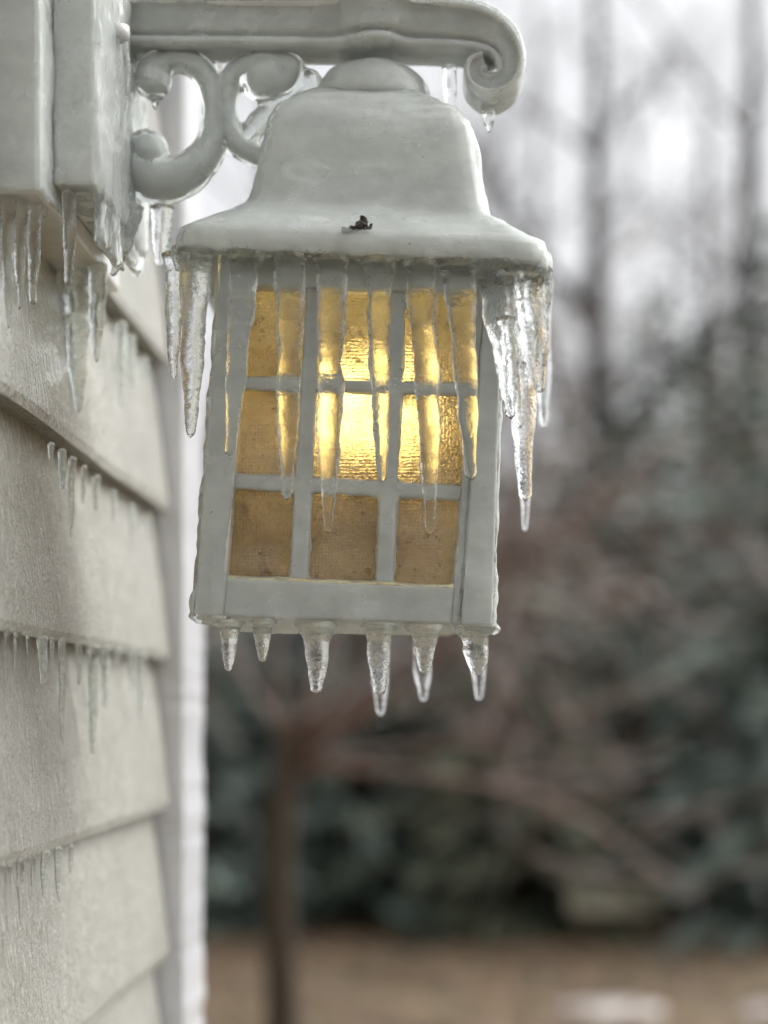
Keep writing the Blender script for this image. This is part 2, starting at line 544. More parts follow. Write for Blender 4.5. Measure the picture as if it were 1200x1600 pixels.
# roof ---------------------------------------------------------------
def rrect(cx, cz, hx, hy, cyy, tilt, corner=0.32, n=104, wob=0.0, seed=0.0):
    out = []
    for j in range(n):
        a = 2 * math.pi * (j + 0.5) / n
        c, s = math.cos(a), math.sin(a)
        p = 1.0 / ((abs(c) ** (2 / corner) + abs(s) ** (2 / corner)) ** (corner / 2))
        x, y = hx * c * p, hy * s * p
        out.append(Vector((cx + x, cyy + y, cz - tilt * x)))
    return out
TILT = 0.042
def roof_rings(secs, K=0.85, grow=0.0, corner=0.10):
    rings = []
    for (yc, xl, xr) in secs:
        a = (xr - xl) / 2 / F
        hw = a * DC / (1 + a * K)
        df = DC - K * hw
        cx = ((xl + xr) / 2 - 700) / F * df
        cz = CZ + (1110 - (yc + TILT * ((xl + xr) / 2 - 575))) / F * df
        rings.append(rrect(cx, cz, hw + grow, K * hw + grow, DC, TILT, corner))
    return rings
core = [(143, 500, 655), (147, 488, 672), (158, 458, 700), (174, 438, 722), (192, 427, 735), (222, 420, 740), (255, 413, 745), (292, 403, 752),
        (322, 392, 759), (331, 384, 765), (350, 334, 806), (367, 292, 846), (370, 291, 847), (394, 290, 848), (397, 294, 845), (399, 380, 760)]
mb = MB(); mb.loft(roof_rings(core))
roof = mb.build('roof', M_PAINT, lan, smooth=True)
ice = [(138, 492, 648), (140, 486, 658), (150, 456, 692), (166, 431, 720), (182, 419, 736), (208, 411, 746), (250, 404, 751), (288, 395, 758),
       (317, 383, 765), (325, 374, 772), (343, 322, 812), (359, 280, 851), (363, 275, 855), (372, 273, 857), (374, 270, 859),
       (392, 270, 859), (400, 274, 856), (401, 300, 835), (399, 380, 760)]
rr = roof_rings(ice, grow=0.0006)
mb = MB()
mb.loft(rr)
def roof_disp(p, n):
    return 0.0011 * fbm((p.x, p.y, p.z * 2.2), 20, 3) + 0.0006 * noise.noise(Vector((p.x * 18, p.y * 18, p.z * 190))) + 0.00022 * noise.noise(p * 230) + 0.0007 * ridge(p, 9, 4)
# the lip of ice that wraps down both front corners of the eave
for (x, y0, y1, r, d) in ((853, 398, 448, 10, 0.885), (846, 402, 436, 11, 0.876), (279, 384, 425, 12, 0.893)):
    mb.tube([P(x, y0, d), P(x, (y0 + y1) / 2, d), P(x, y1, d)], [mpx(r, d), mpx(r, d), mpx(r * 0.4, d)], 12)
# bosses of ice along the eave where the icicles start
for x in range(300, 845, 17):
    yy = 401 + TILT * (x - 575)
    mb.ball(P(x + rng.uniform(-4, 4), yy + rng.uniform(0, 4), 0.879), mpx(rng.uniform(8, 12), .877), mpx(9, .877), mpx(rng.uniform(5, 9), .877))
me = melt(mb, 0.0014, 2, roof_disp)
PIV['roof'] = Vector((0, 0, 0))
link('ice_coat', me, M_COAT, roof, True)

# cap dome under the arm
prof = [(79, 36), (85, 56), (92, 69), (101, 79), (112, 86), (126, 91), (142, 95), (146, 88)]
def dome(gr):
    rings = []
    d = 0.93
    for (y, r) in prof:
        c = P(581, y, d); c.y = DC
        rr = mpx(r, d) + gr
        rings.append([c + Vector((rr * math.cos(2 * math.pi * j / 40), rr * 0.9 * math.sin(2 * math.pi * j / 40), -TILT * rr * math.cos(2 * math.pi * j / 40) + (gr if y < 140 else 0))) for j in range(40)])
    m = MB(); m.loft(rings); return m
cap = dome(0).build('cap', M_PAINT, lan, smooth=True)
PIV['cap'] = Vector((0, 0, 0))
me = melt(dome(0.0016), 0.0019, 3, lambda p, n: 0.0008 * fbm(p, 40))
link('ice_coat', me, M_COATC, cap, True)

# arm ------------------------------------------------------------------
DA = 0.955
def spline(pts, n):
    """Catmull-Rom through tuples"""
    out = []
    m = len(pts)
    for i in range(m - 1):
        p0, p1, p2, p3 = pts[max(i - 1, 0)], pts[i], pts[i + 1], pts[min(i + 2, m - 1)]
        for s in range(n):
            t = s / n
            out.append(tuple(0.5 * ((2 * b) + (c - a) * t + (2 * a - 5 * b + 4 * c - d) * t * t + (3 * b - a - 3 * c + d) * t ** 3) for a, b, c, d in zip(p0, p1, p2, p3)))
    out.append(tuple(pts[-1]))
    return out
# cross-section of the arm: (fraction of half height, half depth in m)
SEC = [(1.0, 0.009), (0.98, 0.0130), (0.86, 0.0175), (0.66, 0.0178), (0.58, 0.0125), (-0.34, 0.0125), (-0.42, 0.0090), (-0.56, 0.0085), (-0.64, 0.0130), (-0.88, 0.0135), (-0.99, 0.009)]
def arm_mesh(path, grow=0.0):
    # path tuples: x, y, half height px, depth scale
    mb = MB(); rings = []
    pts = [P(p[0], p[1], DA) for p in path]
    for i, p in enumerate(path):
        t = (pts[min(i + 1, len(pts) - 1)] - pts[max(i - 1, 0)]).normalized()
        nrm = Vector((-t.z, 0, t.x))
        if nrm.length < 1e-6: nrm = Vector((0, 0, 1))
        nrm.normalize()
        h = mpx(p[2], DA) + grow
        ring = [pts[i] + nrm * (h * f) + Vector((0, -(w * p[3] + grow), 0)) for f, w in SEC]
        ring += [pts[i] + nrm * (h * f) + Vector((0, (w * p[3] + grow), 0)) for f, w in reversed(SEC)]
        rings.append(ring)
    mb.loft(rings)
    return mb
ARM = spline([(192, 46, 37, 1), (300, 47, 37, 1), (430, 48, 37, 1), (520, 48, 38, 1), (545, 45, 42, 1.3), (580, 40, 46, 1.5), (618, 43, 43, 1.4), (640, 49, 38, 1), (700, 52, 37, 1), (745, 58, 35, 1),
              (778, 74, 28, 1), (795, 102, 22, 1), (790, 132, 19, 1), (766, 146, 17, 1), (744, 136, 15, 1), (742, 116, 13, 1), (756, 108, 11, 1.0)], 8)
arm = arm_mesh(ARM).build('arm', M_PAINT, lan, smooth=True)
PIV['arm'] = Vector((0, 0, 0))
me = melt(arm_mesh(ARM, 0.0014), 0.0014, 1, lambda p, n: 0.0008 * fbm((p.x * .5, p.y, p.z), 45) + 0.0006 * ridge(p, 10, 3) + 0.0003 * noise.noise(p * 200))
link('ice_coat', me, M_COAT, arm, True)
# finial hub on top of the arm
mb = MB()
lathe(mb, 545, DA, [(12, 62), (2, 66), (-12, 60), (-20, 40), (-50, 34), (-80, 44), (-100, 20), (-104, 4)])
mb.build('finial', M_WOOD, lan, smooth=True)

def scroll(path, grow, k=0.62):
    mb = MB()
    sp = spline(path, 8)
    ex, ey, er = path[-1]
    mb.ball(P(ex, ey, DA - 0.002), mpx(er * 1.25 * k, DA) + grow, mpx(er * 1.1 * k, DA) + grow, mpx(er * 1.2 * k, DA) + grow)
    mb.tube([P(x, y, DA) for x, y, r in sp], [mpx(r * 1.12 * k, DA) + grow for x, y, r in sp], 14)
    return mb
S1 = [(236, 130, 27), (241, 112, 25), (262, 95, 19), (292, 95, 18), (318, 113, 18), (335, 150, 19), (338, 195, 21), (324, 240, 23), (288, 274, 29), (245, 282, 33), (214, 262, 29), (210, 242, 25), (230, 236, 28)]
S2 = [(418, 250, 14), (394, 240, 15), (370, 225, 17), (355, 198, 18), (352, 160, 17), (362, 125, 18), (386, 104, 18), (420, 98, 18), (452, 108, 22), (442, 128, 22), (414, 122, 32)]
for s, extra in ((S1, None), (S2, [(380, 228, 15), (405, 190, 17), (440, 164, 16), (492, 146, 18)])):
    sc = scroll(s, 0).build('scroll', M_PAINT, lan, smooth=True)
    PIV[sc.name] = Vector((0, 0, 0))
    m = scroll(s, 0.0006, 0.98)
    x0, y0, r0 = s[0]
    if extra is None:
        m.ball(P(240, 128, DA - 0.004), mpx(30, DA), mpx(30, DA), mpx(27, DA))
        m.ball(P(243, 145, DA - 0.004), mpx(14, DA), mpx(12, DA), mpx(16, DA))
        m.tube([P(212, 300, DA), P(250, 312, DA), P(300, 300, DA)], [mpx(8, DA), mpx(13, DA), mpx(6, DA)], 10)
    else:
        m.ball(P(480, 128, DA), mpx(26, DA), mpx(20, DA), mpx(22, DA)); m.ball(P(452, 160, DA), mpx(20, DA), mpx(14, DA), mpx(17, DA)); m.ball(P(388, 215, DA), mpx(18, DA), mpx(14, DA), mpx(22, DA)); e = scroll(extra, 0.0, 0.95)
        m.add(e.v, e.f)
    me = melt(m, 0.0017, 3, lambda p, n: 0.0010 * fbm(p, 60))
    link('ice_coat', me, M_COAT, sc, True)

# mounting plate and block on the wall
mb = MB()
XP0, XP1 = XW + 0.0236, (148 - 700) / F * 0.862
ZP = CZ + (1110 - 288) / F * 0.862
mb.box((XP0, 0.862, ZP), (XP1, 0.995, ZP + 0.34))
plate = mb.build('mounting_plate', M_PAINT, lan, bevel=0.002)
PIV['mounting_plate'] = Vector((0, 0, 0))
mb = MB()
mb.box((XP0 + 0.001, 0.859, ZP - 0.0005), (XP1 + 0.0035, 0.996, ZP + 0.343))
mb.box((XP1 - 0.003, 0.868, ZP - 0.030), (XP1 + 0.0030, 0.930, ZP + 0.1))
mb.box((XP1 - 0.004, 0.935, ZP - 0.016), (XP1 + 0.0025, 0.99, ZP + 0.1))
def plate_disp(p, n):
    return 0.0012 * fbm((p.x * 1.2, p.y * 1.2, p.z * 0.35), 70) + 0.0006 * ridge(p, 14, 3) + (0.0026 * fbm((p.x, p.y * 2, p.z * 0.4), 95) if n.x > 0.4 else 0.0006 * noise.noise(Vector((p.x * 30, 0, p.z * 70))))
me = melt(mb, 0.0018, 4, plate_disp)
link('ice_coat', me, M_COAT, plate, True)
mb = MB()
lathe(mb, 150, 0.905, [(40, 9), (42, 16), (58, 17), (64, 10)])
mb.build('bolt_head', M_PAINT, lan, smooth=True)

mb = MB()
XB1 = (62 - 700) / F * 0.835
ZB = CZ + (1110 - 298) / F * 0.835
mb.box((XW - 0.012, 0.836, ZB), (XB1, 1.04, ZB + 0.36))
blk = mb.build('backing_block', M_PAINT, lan, bevel=0.003)
PIV['backing_block'] = Vector((0, 0, 0))
mb = MB(); mb.box((XW - 0.010, 0.8325, ZB + 0.001), (XB1 + 0.0008, 0.90, ZB + 0.362))
me = melt(mb, 0.002, 5, lambda p, n: 0.0010 * fbm((p.x, p.y, p.z), 40) + 0.0008 * noise.noise(Vector((p.x * 20, 0, p.z * 60))))
link('ice_coat', me, M_COAT, blk, True)

# ice over the front of the cage
mb = MB()
for nm, quads in front_bars.items():
    for q in quads:
        prism(mb, q, DB + REC[nm], THK[nm] * 0.6, 0.0019 if nm != 'mullion' else 0.0010)
for i in range(60):
    t = i / 59
    x = OBL[0] + (OBR[0] - OBL[0]) * t
    y = OBL[1] + (OBR[1] - OBL[1]) * t
    mb.ball(P(x, y + rng.uniform(2, 8), DB + 0.006), mpx(12, DB), mpx(14, DB), mpx(rng.uniform(6, 10), DB))
mb.tube([P(322, 966, DB + 0.01), P(380, 976, DB + 0.008), P(450, 980, DB + 0.008), P(560, 980, DB + 0.008), P(680, 984, DB + 0.008), P(758, 985, DB + 0.008)], [mpx(r, DB) for r in (7, 12, 9, 11, 8, 7)], 12)
mb.ball(P(306, 945, DB + 0.006), mpx(12, DB), mpx(12, DB), mpx(26, DB))
def cage_disp(p, n):
    side = abs(n.x)
    return 0.0009 * fbm(p, 38, 2) + 0.0005 * ridge(p, 22) + 0.0003 * noise.noise(p * 210) + 0.0007 * noise.noise(Vector((p.x * 90, p.y * 90, p.z * 150))) * (0.5 + side)
me = melt(mb, 0.0013, 3, cage_disp)
link('ice_coat', me, M_COAT, lan, True)

# ------------------------------------------------------------------ icicles
def icicle(label, top, tip, w, d, group, cat='icicle', mat=None, bend=0.0, blunt=0.35, taper=0.28, squash=0.85, seed=None, flare=1.08, dtip=None):
    sd_ = rng.uniform(0, 100) if seed is None else seed
    if 'eave' in group: top = (top[0] - (tip[0] - top[0]) * 0.03, top[1] - 7); flare = max(flare, 1.55)
    L = tip[1] - top[1]
    n = 64 if L > 120 else 36
    seg = 16
    mb = MB(); rings = []
    for i in range(n + 1):
        t = i / n
        dd = d + ((dtip - d) * t if dtip else 0)
        x = top[0] + (tip[0] - top[0]) * t + bend * math.sin(t * math.pi) + 2.2 * noise.noise(Vector((sd_, t * L / 55, 1.5)))
        y = top[1] + L * t
        # body narrows slowly, then closes to a rounded point
        s = 1 - taper * t
        if t > 0.55: s *= 1 - (1 - blunt) * ((t - 0.55) / 0.45) ** 1.3
        if t > 0.965: s *= math.sqrt(max(0.02, 1 - ((t - 0.965) / 0.035) ** 2))
        s *= 1 + (flare - 1) * math.exp(-t * L / 13.0)
        if t * L < 5: s *= math.sqrt(t * L / 5 + 0.01)
        s *= 1 + 0.20 * noise.noise(Vector((sd_ * 1.7, t * L / 38, 4.0))) + 0.08 * noise.noise(Vector((sd_, t * L / 9, 9.0)))
        r = mpx(w * 0.5 * s, dd)
        c = P(x, y, dd)
        ring = []
        for j in range(seg):
            a = 2 * math.pi * j / seg
            q = 1 + 0.12 * noise.noise(Vector((math.cos(a) * 1.1 + sd_, math.sin(a) * 1.1, t * L / 45))) + 0.09 * noise.noise(Vector((math.cos(a) * 2.5, math.sin(a) * 2.5 + sd_, t * L / 13)))
            ring.append(c + Vector((r * q * math.cos(a), r * q * squash * math.sin(a), 0)))
        rings.append(ring)
    mb.loft(rings)
    o = mb.build('icicle', mat or M_ICE, smooth=True)
    recenter(o, P(top[0], top[1], d))
    tag(o, label, cat, group)
    return o

GE = 'icicles hanging from the front eave of the lantern'
icicle('clear icicle at the eave, leftmost of those hanging in front of the panes', (384, 398), (359, 713), 47, 0.876, GE, taper=0.5, blunt=0.6)
icicle('thick long icicle over the left pane column, ending beside the left mullion', (455, 400), (447, 782), 47, 0.876, GE, taper=0.30, blunt=0.42)
icicle('long thick icicle over the left side of the middle pane column', (519, 403), (513, 834), 47, 0.876, GE, taper=0.34, blunt=0.42)
icicle('icicle against the brightest part of the bulb glow, beside the right mullion', (591, 406), (598, 753), 43, 0.876, GE, taper=0.45, blunt=0.6)
icicle('longest icicle over the right pane column, bent slightly rightward', (655, 409), (674, 836), 47, 0.876, GE, taper=0.36, blunt=0.45, bend=4)
icicle('icicle slanting over the right stop of the pane opening', (716, 412), (738, 751), 51, 0.876, GE, taper=0.5, blunt=0.65)
icicle('broad whitish icicle beginning the cluster at the right front corner', (775, 416), (800, 655), 62, 0.877, GE, mat=M_GRAIN, taper=0.45, blunt=0.45)
icicle('longest icicle of the right corner cluster, reaching lowest beside the body', (812, 425), (820, 783), 56, 0.879, GE, mat=M_GRAIN, taper=0.42, blunt=0.55)
icicle('ragged icicle at the outer right corner of the eave', (838, 422), (843, 614), 44, 0.884, GE, mat=M_GRAIN, taper=0.3, blunt=0.45)
icicle('slim icicle down the rim of the right eave lip', (852, 430), (849, 560), 18, 0.893, GE, mat=M_GRAIN, taper=0.4)
icicle('frosted icicle between the outer right corner icicle and the longest one beside the body', (826, 424), (832, 610), 42, 0.886, GE, mat=M_GRAIN, taper=0.3, blunt=0.5)
icicle('short icicle tucked between the two big right corner icicles', (793, 500), (813, 668), 30, 0.882, GE, taper=0.3, flare=1.0)
icicle('dark topped icicle at the left front corner of the eave', (306, 394), (298, 684), 46, 0.880, GE, mat=M_GRAIN, taper=0.3, blunt=0.4)
icicle('greyish icicle hanging from the left side eave', (272, 400), (271, 592), 30, 0.900, GE, mat=M_GRAIN, taper=0.25, blunt=0.4)
icicle('thin icicle pressed between the two left corner icicles', (289, 405), (290, 560), 20, 0.892, GE, mat=M_GRAIN, taper=0.3)
GK = 'icicles hanging from the back eave of the lantern'
icicle('blurred icicle behind the right corner cluster, its tip below', (818, 470), (820, 832), 32, 1.02, GK, taper=0.3)
icicle('blurred blunt icicle furthest right under the back eave', (846, 440), (850, 668), 28, 1.03, GK, taper=0.2, blunt=0.6)

GB = 'icicles hanging from the bottom rim of the lantern'
BL = [('short round tipped icicle under the left end of the bottom rim', (357, 966), (357, 1049), 27),
      ('smallest icicle under the bottom rim', (411, 966), (411, 1034), 27),
      ('wavy icicle under the bottom rim below the left mullion', (494, 969), (495, 1083), 37),
      ('long straight icicle under the bottom rim below the right mullion', (592, 971), (594, 1086), 38),
      ('icicle under the bottom rim below the right pane column', (663, 973), (664, 1053), 35),
      ('icicle under the bottom right corner post', (742, 975), (745, 1055), 38)]
for lab, a, c, w in BL:
    icicle(lab, a, c, w, DB + 0.004, GB, mat=M_GRAIN, taper=rng.uniform(0.10, 0.30), blunt=rng.uniform(0.35, 0.55), flare=2.3)
GBB = 'icicles hanging from the back bottom rim of the lantern'
for lab, a, c, w in (('blurred icicle tip showing under the long straight bottom icicle', (595, 990), (595, 1118), 30),
                     ('blurred icicle tip showing behind the right pane column icicle', (661, 992), (662, 1096), 28),
                     ('blurred icicle tip behind the bottom right corner icicle', (747, 992), (748, 1094), 26)):
    icicle(lab, a, c, w, DB + BACK + 0.008, GBB, taper=0.2, blunt=0.45)

GA = 'icicles hanging from the bracket'
icicle('bright icicle under the arm between the cap and the end volute', (703, 100), (704, 186), 24, 0.962, GA, taper=0.25, blunt=0.6)
icicle('short pale icicle under the end volute of the arm', (765, 160), (763, 207), 24, 0.958, GA, taper=0.35)
icicle('stubby icicle under the lower scroll beside the roof', (255, 318), (249, 416), 38, 0.952, GA, taper=0.35, blunt=0.45)
icicle('small drip under the upper scroll ball', (244, 150), (242, 172), 12, 0.950, GA, taper=0.3)
icicle('slender icicle below the bolt head on the mounting plate', (191, 60), (199, 150), 20, 0.918, GA, taper=0.2)
icicle('crooked thin icicle under the arm between the two scrolls', (337, 95), (350, 140), 16, 0.958, GA)

GP = 'icicles hanging from the mounting plate'
icicle('thin clear icicle running down the front of the plate underside', (108, 296), (107, 446), 22, 0.868, GP, taper=0.2, blunt=0.6)
icicle('broad frosty icicle hanging from the back of the plate', (120, 405), (122, 645), 46, 0.985, GP, mat=M_FROST, taper=0.35)
icicle('frosty icicle right of the broad one under the plate', (153, 408), (150, 566), 32, 0.975, GP, mat=M_FROST, taper=0.4)
icicle('narrow frosty icicle left of the broad one under the plate', (96, 412), (103, 590), 20, 0.985, GP, mat=M_FROST, taper=0.3)
icicle('lumpy icy flow on the lower right edge of the plate', (203, 318), (176, 432), 44, 0.945, GP, mat=M_FROST, taper=0.45, bend=6)
GKB = 'icicles hanging from the backing block'
icicle('leftmost and longest icicle under the backing block', (12, 300), (13, 512), 26, 0.846, GKB, taper=0.3)
icicle('middle icicle under the backing block', (34, 300), (30, 484), 22, 0.850, GKB, taper=0.4)
icicle('rounded icicle at the right edge of the backing block', (56, 303), (52, 476), 22, 0.856, GKB, taper=0.25, blunt=0.7)
icicle('stubby icicle between the backing block and the mounting plate', (66, 262), (70, 340), 20, 0.862, GKB, taper=0.2)

# icicles on the siding laps: (x, y top, y tip, width, label)
GS = 'small icicles hanging from the siding laps'
WALLI = [
 (80, 694, 728, 10, 'tiny blurred drip at the upper lap, nearest the camera'),
 (97, 704, 764, 12, 'short blurred icicle second along the upper lap'),
 (112, 716, 832, 14, 'longest blurred icicle under the upper lap'),
 (178, 768, 812, 12, 'blurred stub halfway along the upper lap'),
 (205, 790, 835, 12, 'blurred stub near the corner end of the upper lap'),
 (12, 986, 1038, 10, 'small clear icicle at the left picture edge under the middle lap'),
 (28, 987, 1068, 14, 'drop ended icicle under the middle lap near the left edge'),
 (66, 996, 1066, 18, 'wide clear icicle under the middle lap'),
 (96, 1000, 1168, 14, 'longest thin icicle under the middle lap'),
 (124, 1006, 1060, 14, 'bright bead like icicle under the middle lap'),
 (146, 1010, 1168, 16, 'blurred long icicle under the middle lap'),
 (165, 1012, 1116, 13, 'blurred icicle beside the long one under the middle lap'),
 (184, 1014, 1044, 12, 'blurred stub under the middle lap'),
 (220, 1020, 1118, 12, 'faint blurred icicle nearest the corner board'),
 (13, 1346, 1450, 13, 'clear icicle under the lower lap at the left edge'),
 (31, 1342, 1448, 12, 'drop ended icicle under the lower lap'),
 (52, 1337, 1398, 9, 'dark cored thin icicle under the lower lap'),
 (70, 1330, 1396, 14, 'wavy icicle under the lower lap'),
 (92, 1324, 1412, 11, 'greenish thin icicle furthest along the lower lap'),
 (7, 1462, 1522, 9, 'loose drip of ice low on the siding at the left edge'),
 (190, 505, 640, 16, 'faint blurred icicle under the topmost lap'),
 (131, 730, 790, 12, 'blurred stub just behind the longest one under the upper lap'),
 (150, 745, 806, 12, 'blurred drip a third of the way along the upper lap'),
 (232, 806, 850, 13, 'blurred stub nearest the corner board under the upper lap'),
 (45, 990, 1030, 11, 'stub between the drop ended and the wide icicle under the middle lap'),
 (80, 998, 1040, 10, 'stub between the wide and the longest icicle under the middle lap'),
 (205, 1018, 1080, 12, 'blurred thin drip before the last one under the middle lap'),
 (112, 1322, 1362, 11, 'short blurred stub under the lower lap past the greenish one'),
 (205, 525, 600, 14, 'short blurred icicle next to the faint one under the topmost lap'),
 (225, 560, 610, 12, 'blurred stub under the topmost lap near the corner board'),
]
for (x, y0, y1, w, lab) in WALLI:
    d = 0.2362 * F / (700 - x)
    y1 += rng.uniform(-10, 12)
    icicle(lab, (x, y0 - 4), (x + rng.uniform(-2, 2), y1), w * rng.uniform(0.6, 1.05), d - 0.001, GS, taper=0.25, blunt=0.6, flare=1.3, mat=M_FROST if x > 60 else None)

# ------------------------------------------------------------------ debris on the roof
sc = thing('seed_husk', 'small dark clump of plant debris frozen onto the roof slope', 'debris', P(558, 356, 0.874))
for (x, y, r, sx, sz) in ((566, 351, 11, 1.2, 0.8), (557, 358, 10, 1.3, 0.5), (575, 356, 7, 1.2, 0.7), (541, 361, 8, 1.2, 0.6), (569, 345, 5, 0.8, 1.5)):
    mb = MB(); mb.ball(P(x, y, 0.8735), mpx(r * sx * .78, .87), mpx(r * .5, .87), mpx(r * sz * .72, .87), 12, 8)
    for v in mb.v:
        v += Vector((noise.noise(v * 700), noise.noise(v * 700 + Vector((9, 0, 0))), noise.noise(v * 700 + Vector((0, 9, 0))))) * 0.0030
    mb.build('husk', M_SEED, sc)

# ------------------------------------------------------------------ trees
def branch_tree(rg, mb_limb, mb_twig, p, dirv, length, r, depth, spread=0.7, lift=0.12, sides=(8, 6, 4, 3, 3, 3), kink=0.22, nchild=(5, 5, 5, 4), maxd=3, shrink=0.6):
    n = 7 if depth < 2 else 4
    pts = [Vector(p)]; d = Vector(dirv).normalized()
    for i in range(n):
        d = (d + Vector((rg.gauss(0, kink), rg.gauss(0, kink), rg.gauss(0, kink) + lift)) * 0.5).normalized()
        pts.append(pts[-1] + d * (length / n))
    rad = [r * (1 - 0.65 * i / n) for i in range(n + 1)]
    (mb_limb if depth < 2 else mb_twig).tube(pts, rad, sides[min(depth, 5)], cap=depth < 2)
    if depth >= maxd: return
    for c in range(nchild[min(depth, len(nchild) - 1)]):
        t = rg.uniform(0.25, 1.0) if depth else rg.uniform(0.45, 1.0)
        i = min(int(t * n), n - 1)
        q = pts[i].lerp(pts[i + 1], t * n - i)
        tv = (pts[i + 1] - pts[i]).normalized()
        rv = Vector((rg.gauss(0, 1), rg.gauss(0, 1), rg.gauss(0, 1))).normalized()
        nd = (tv * (1 - spread) + rv * spread * 1.1).normalized()
        branch_tree(rg, mb_limb, mb_twig, q, nd, length * shrink * rg.uniform(0.75, 1.15), max(rad[i] * 0.55, 0.0022), depth + 1, spread, lift, sides, kink, nchild, maxd, shrink)

# the small reddish tree in front of the evergreens
rg = random.Random(5)
base = Vector(((440 - 700) / F * 5.4, 5.4, 0))
mt = thing('ornamental_tree', 'small bare reddish tree with iced twigs spreading right behind the lantern', 'tree', base)
mb = MB()
fork = Vector((base.x + 0.02, 5.4, 1.34))
tp = [base + Vector((0, 0, -0.05)), base + Vector((0.01, 0, 0.05)), base + Vector((0.0, 0, 0.5)), base + Vector((-0.015, 0, 0.95)), fork, fork + Vector((0.03, 0, 0.12))]
mb.tube(tp, [0.085, 0.072, 0.060, 0.056, 0.056, 0.03], 14)
mb.build('trunk', M_TRUNK, mt, smooth=True)
limbs = [(0.95, -0.1, 0.32, 1.5, .030), (0.8, 0.3, 0.55, 1.6, .030), (0.75, -0.3, 0.75, 1.5, .026), (0.35, 0.2, 0.95, 1.5, .028), (-0.3, 0.1, 0.9, 1.2, .024),
         (-0.7, 0.4, 0.5, 1.0, .020), (0.95, 0.25, 0.12, 1.55, .026), (0.9, -0.35, 0.45, 1.7, .026), (0.6, 0.6, 0.4, 1.4, .022), (1.0, 0.0, 0.6, 1.8, .026), (0.9, 0.1, 0.02, 1.2, .020), (0.2, -.4, .8, 1.3, .022)]
crown = MB(); 
for (x, y, z, L, r) in limbs:
    lm = MB()
    branch_tree(rg, lm, crown, fork + Vector((0, 0, rg.uniform(-0.08, 0.08))), (x, y, z), L, r * 0.78, 0, 0.62, 0.02, kink=0.24, nchild=(7, 5, 3), maxd=3, shrink=0.50)
    lm.build('limb', M_MAPLE, mt, smooth=True)
crown.build('twigs', M_MAPLE, mt)['kind'] = 'stuff'

# evergreens along the far edge of the lawn
def spruce(px, d, H, Rm, mat, label, seed, skirt=0.15):
    rg = random.Random(seed)
    bx = (px - 700) / F * d
    t = thing('spruce_tree', label, 'tree', (bx, d, 0), 'spruces along the far edge of the lawn')
    mb = MB(); mb.tube([(bx, d, -0.05), (bx, d, H * 0.5), (bx, d, H * 0.97)], [0.13, 0.08, 0.012], 10)
    mb.build('trunk', M_TRUNK, t, smooth=True)
    cr = MB()
    z = skirt
    while z < H * 0.98:
        f = z / H
        rad = Rm * (1 - f) ** 0.75 * rg.uniform(0.85, 1.1) + 0.08
        nb = max(7, int(19 * (1 - f) + 5))
        a0 = rg.uniform(0, 6.28)
        for j in range(nb):
            a = a0 + 2 * math.pi * j / nb + rg.uniform(-0.25, 0.25)
            L = rad * rg.uniform(0.62, 1.12)
            droop = rg.uniform(0.10, 0.26)
            u = Vector((math.cos(a), math.sin(a), 0)); side = Vector((-u.y, u.x, 0))
            z1 = z + rg.uniform(-0.10, 0.10)
            def at(s): return Vector((bx, d, z1)) + u * (L * s) + Vector((0, 0, 0.035 * L * math.sin(s * 3.14) - droop * L * s * s))
            nt = max(6, int(L / 0.06))
            for i in range(nt):
                s = 0.22 + 0.78 * (i + 0.5) / nt
                q = at(s)
                for sg in (-1, 1):
                    tl = 0.22 * (1.25 - s * 0.75) * (0.5 + 0.5 * min(1, L)) * rg.uniform(0.7, 1.2)
                    e = q + (u * 0.62 + side * (sg * 0.75)) * tl + Vector((0, 0, -0.10 * tl - rg.uniform(0, 0.03)))
                    m_ = q.lerp(e, 0.45) + Vector((0, 0, 0.012))
                    w = 0.026 * rg.uniform(0.8, 1.25)
                    ax = (e - q).normalized(); s2 = ax.cross(Vector((0, 0, 1))).normalized(); up = s2.cross(ax)
                    cr.add([q, m_ + s2 * w, m_ + up * w * 0.8, m_ - s2 * w, m_ - up * w * 0.9, e],
                           [(0, 1, 2), (0, 2, 3), (0, 3, 4), (0, 4, 1), (5, 2, 1), (5, 3, 2), (5, 4, 3), (5, 1, 4)])
        z += 0.36 - 0.12 * f + rg.uniform(-0.05, 0.08)
    cr.build('crown', mat, t)
    return t
spruce(300, 10.8, 3.3, 1.35, M_SPRUCE, 'dark spruce behind the trunk of the reddish tree, next to the corner board', 1)
spruce(560, 11.2, 3.4, 1.5, M_SPRUCE, 'blue green spruce showing below the lantern', 2)
spruce(800, 10.6, 3.2, 1.45, M_SPRUCE2, 'olive tinted spruce behind the right edge of the lantern', 3)
spruce(1010, 11.9, 3.9, 1.5, M_SPRUCE, 'blue green spruce above the pale stone', 4)
spruce(1230, 10.5, 4.9, 1.7, M_SPRUCE, 'tallest dark spruce at the right picture edge', 5)
spruce(1120, 13.0, 5.0, 1.8, M_SPRUCE, 'spruce standing behind between the two right ones', 6)
spruce(680, 13.2, 4.2, 1.8, M_SPRUCE, 'spruce in the back row hidden mostly by the lantern', 7)
spruce(420, 13.4, 4.2, 1.8, M_SPRUCE, 'spruce in the back row behind the wall corner', 8)
spruce(905, 13.6, 4.4, 1.7, M_SPRUCE2, 'olive spruce in the back row right of the lantern', 9)

spruce(1030, 15.0, 5.6, 1.9, M_SPRUCE, 'tall dark spruce in the back row right of the leaning bare tree', 10)
spruce(1235, 15.5, 6.2, 2.0, M_SPRUCE2, 'olive spruce in the back row at the right picture edge', 11)

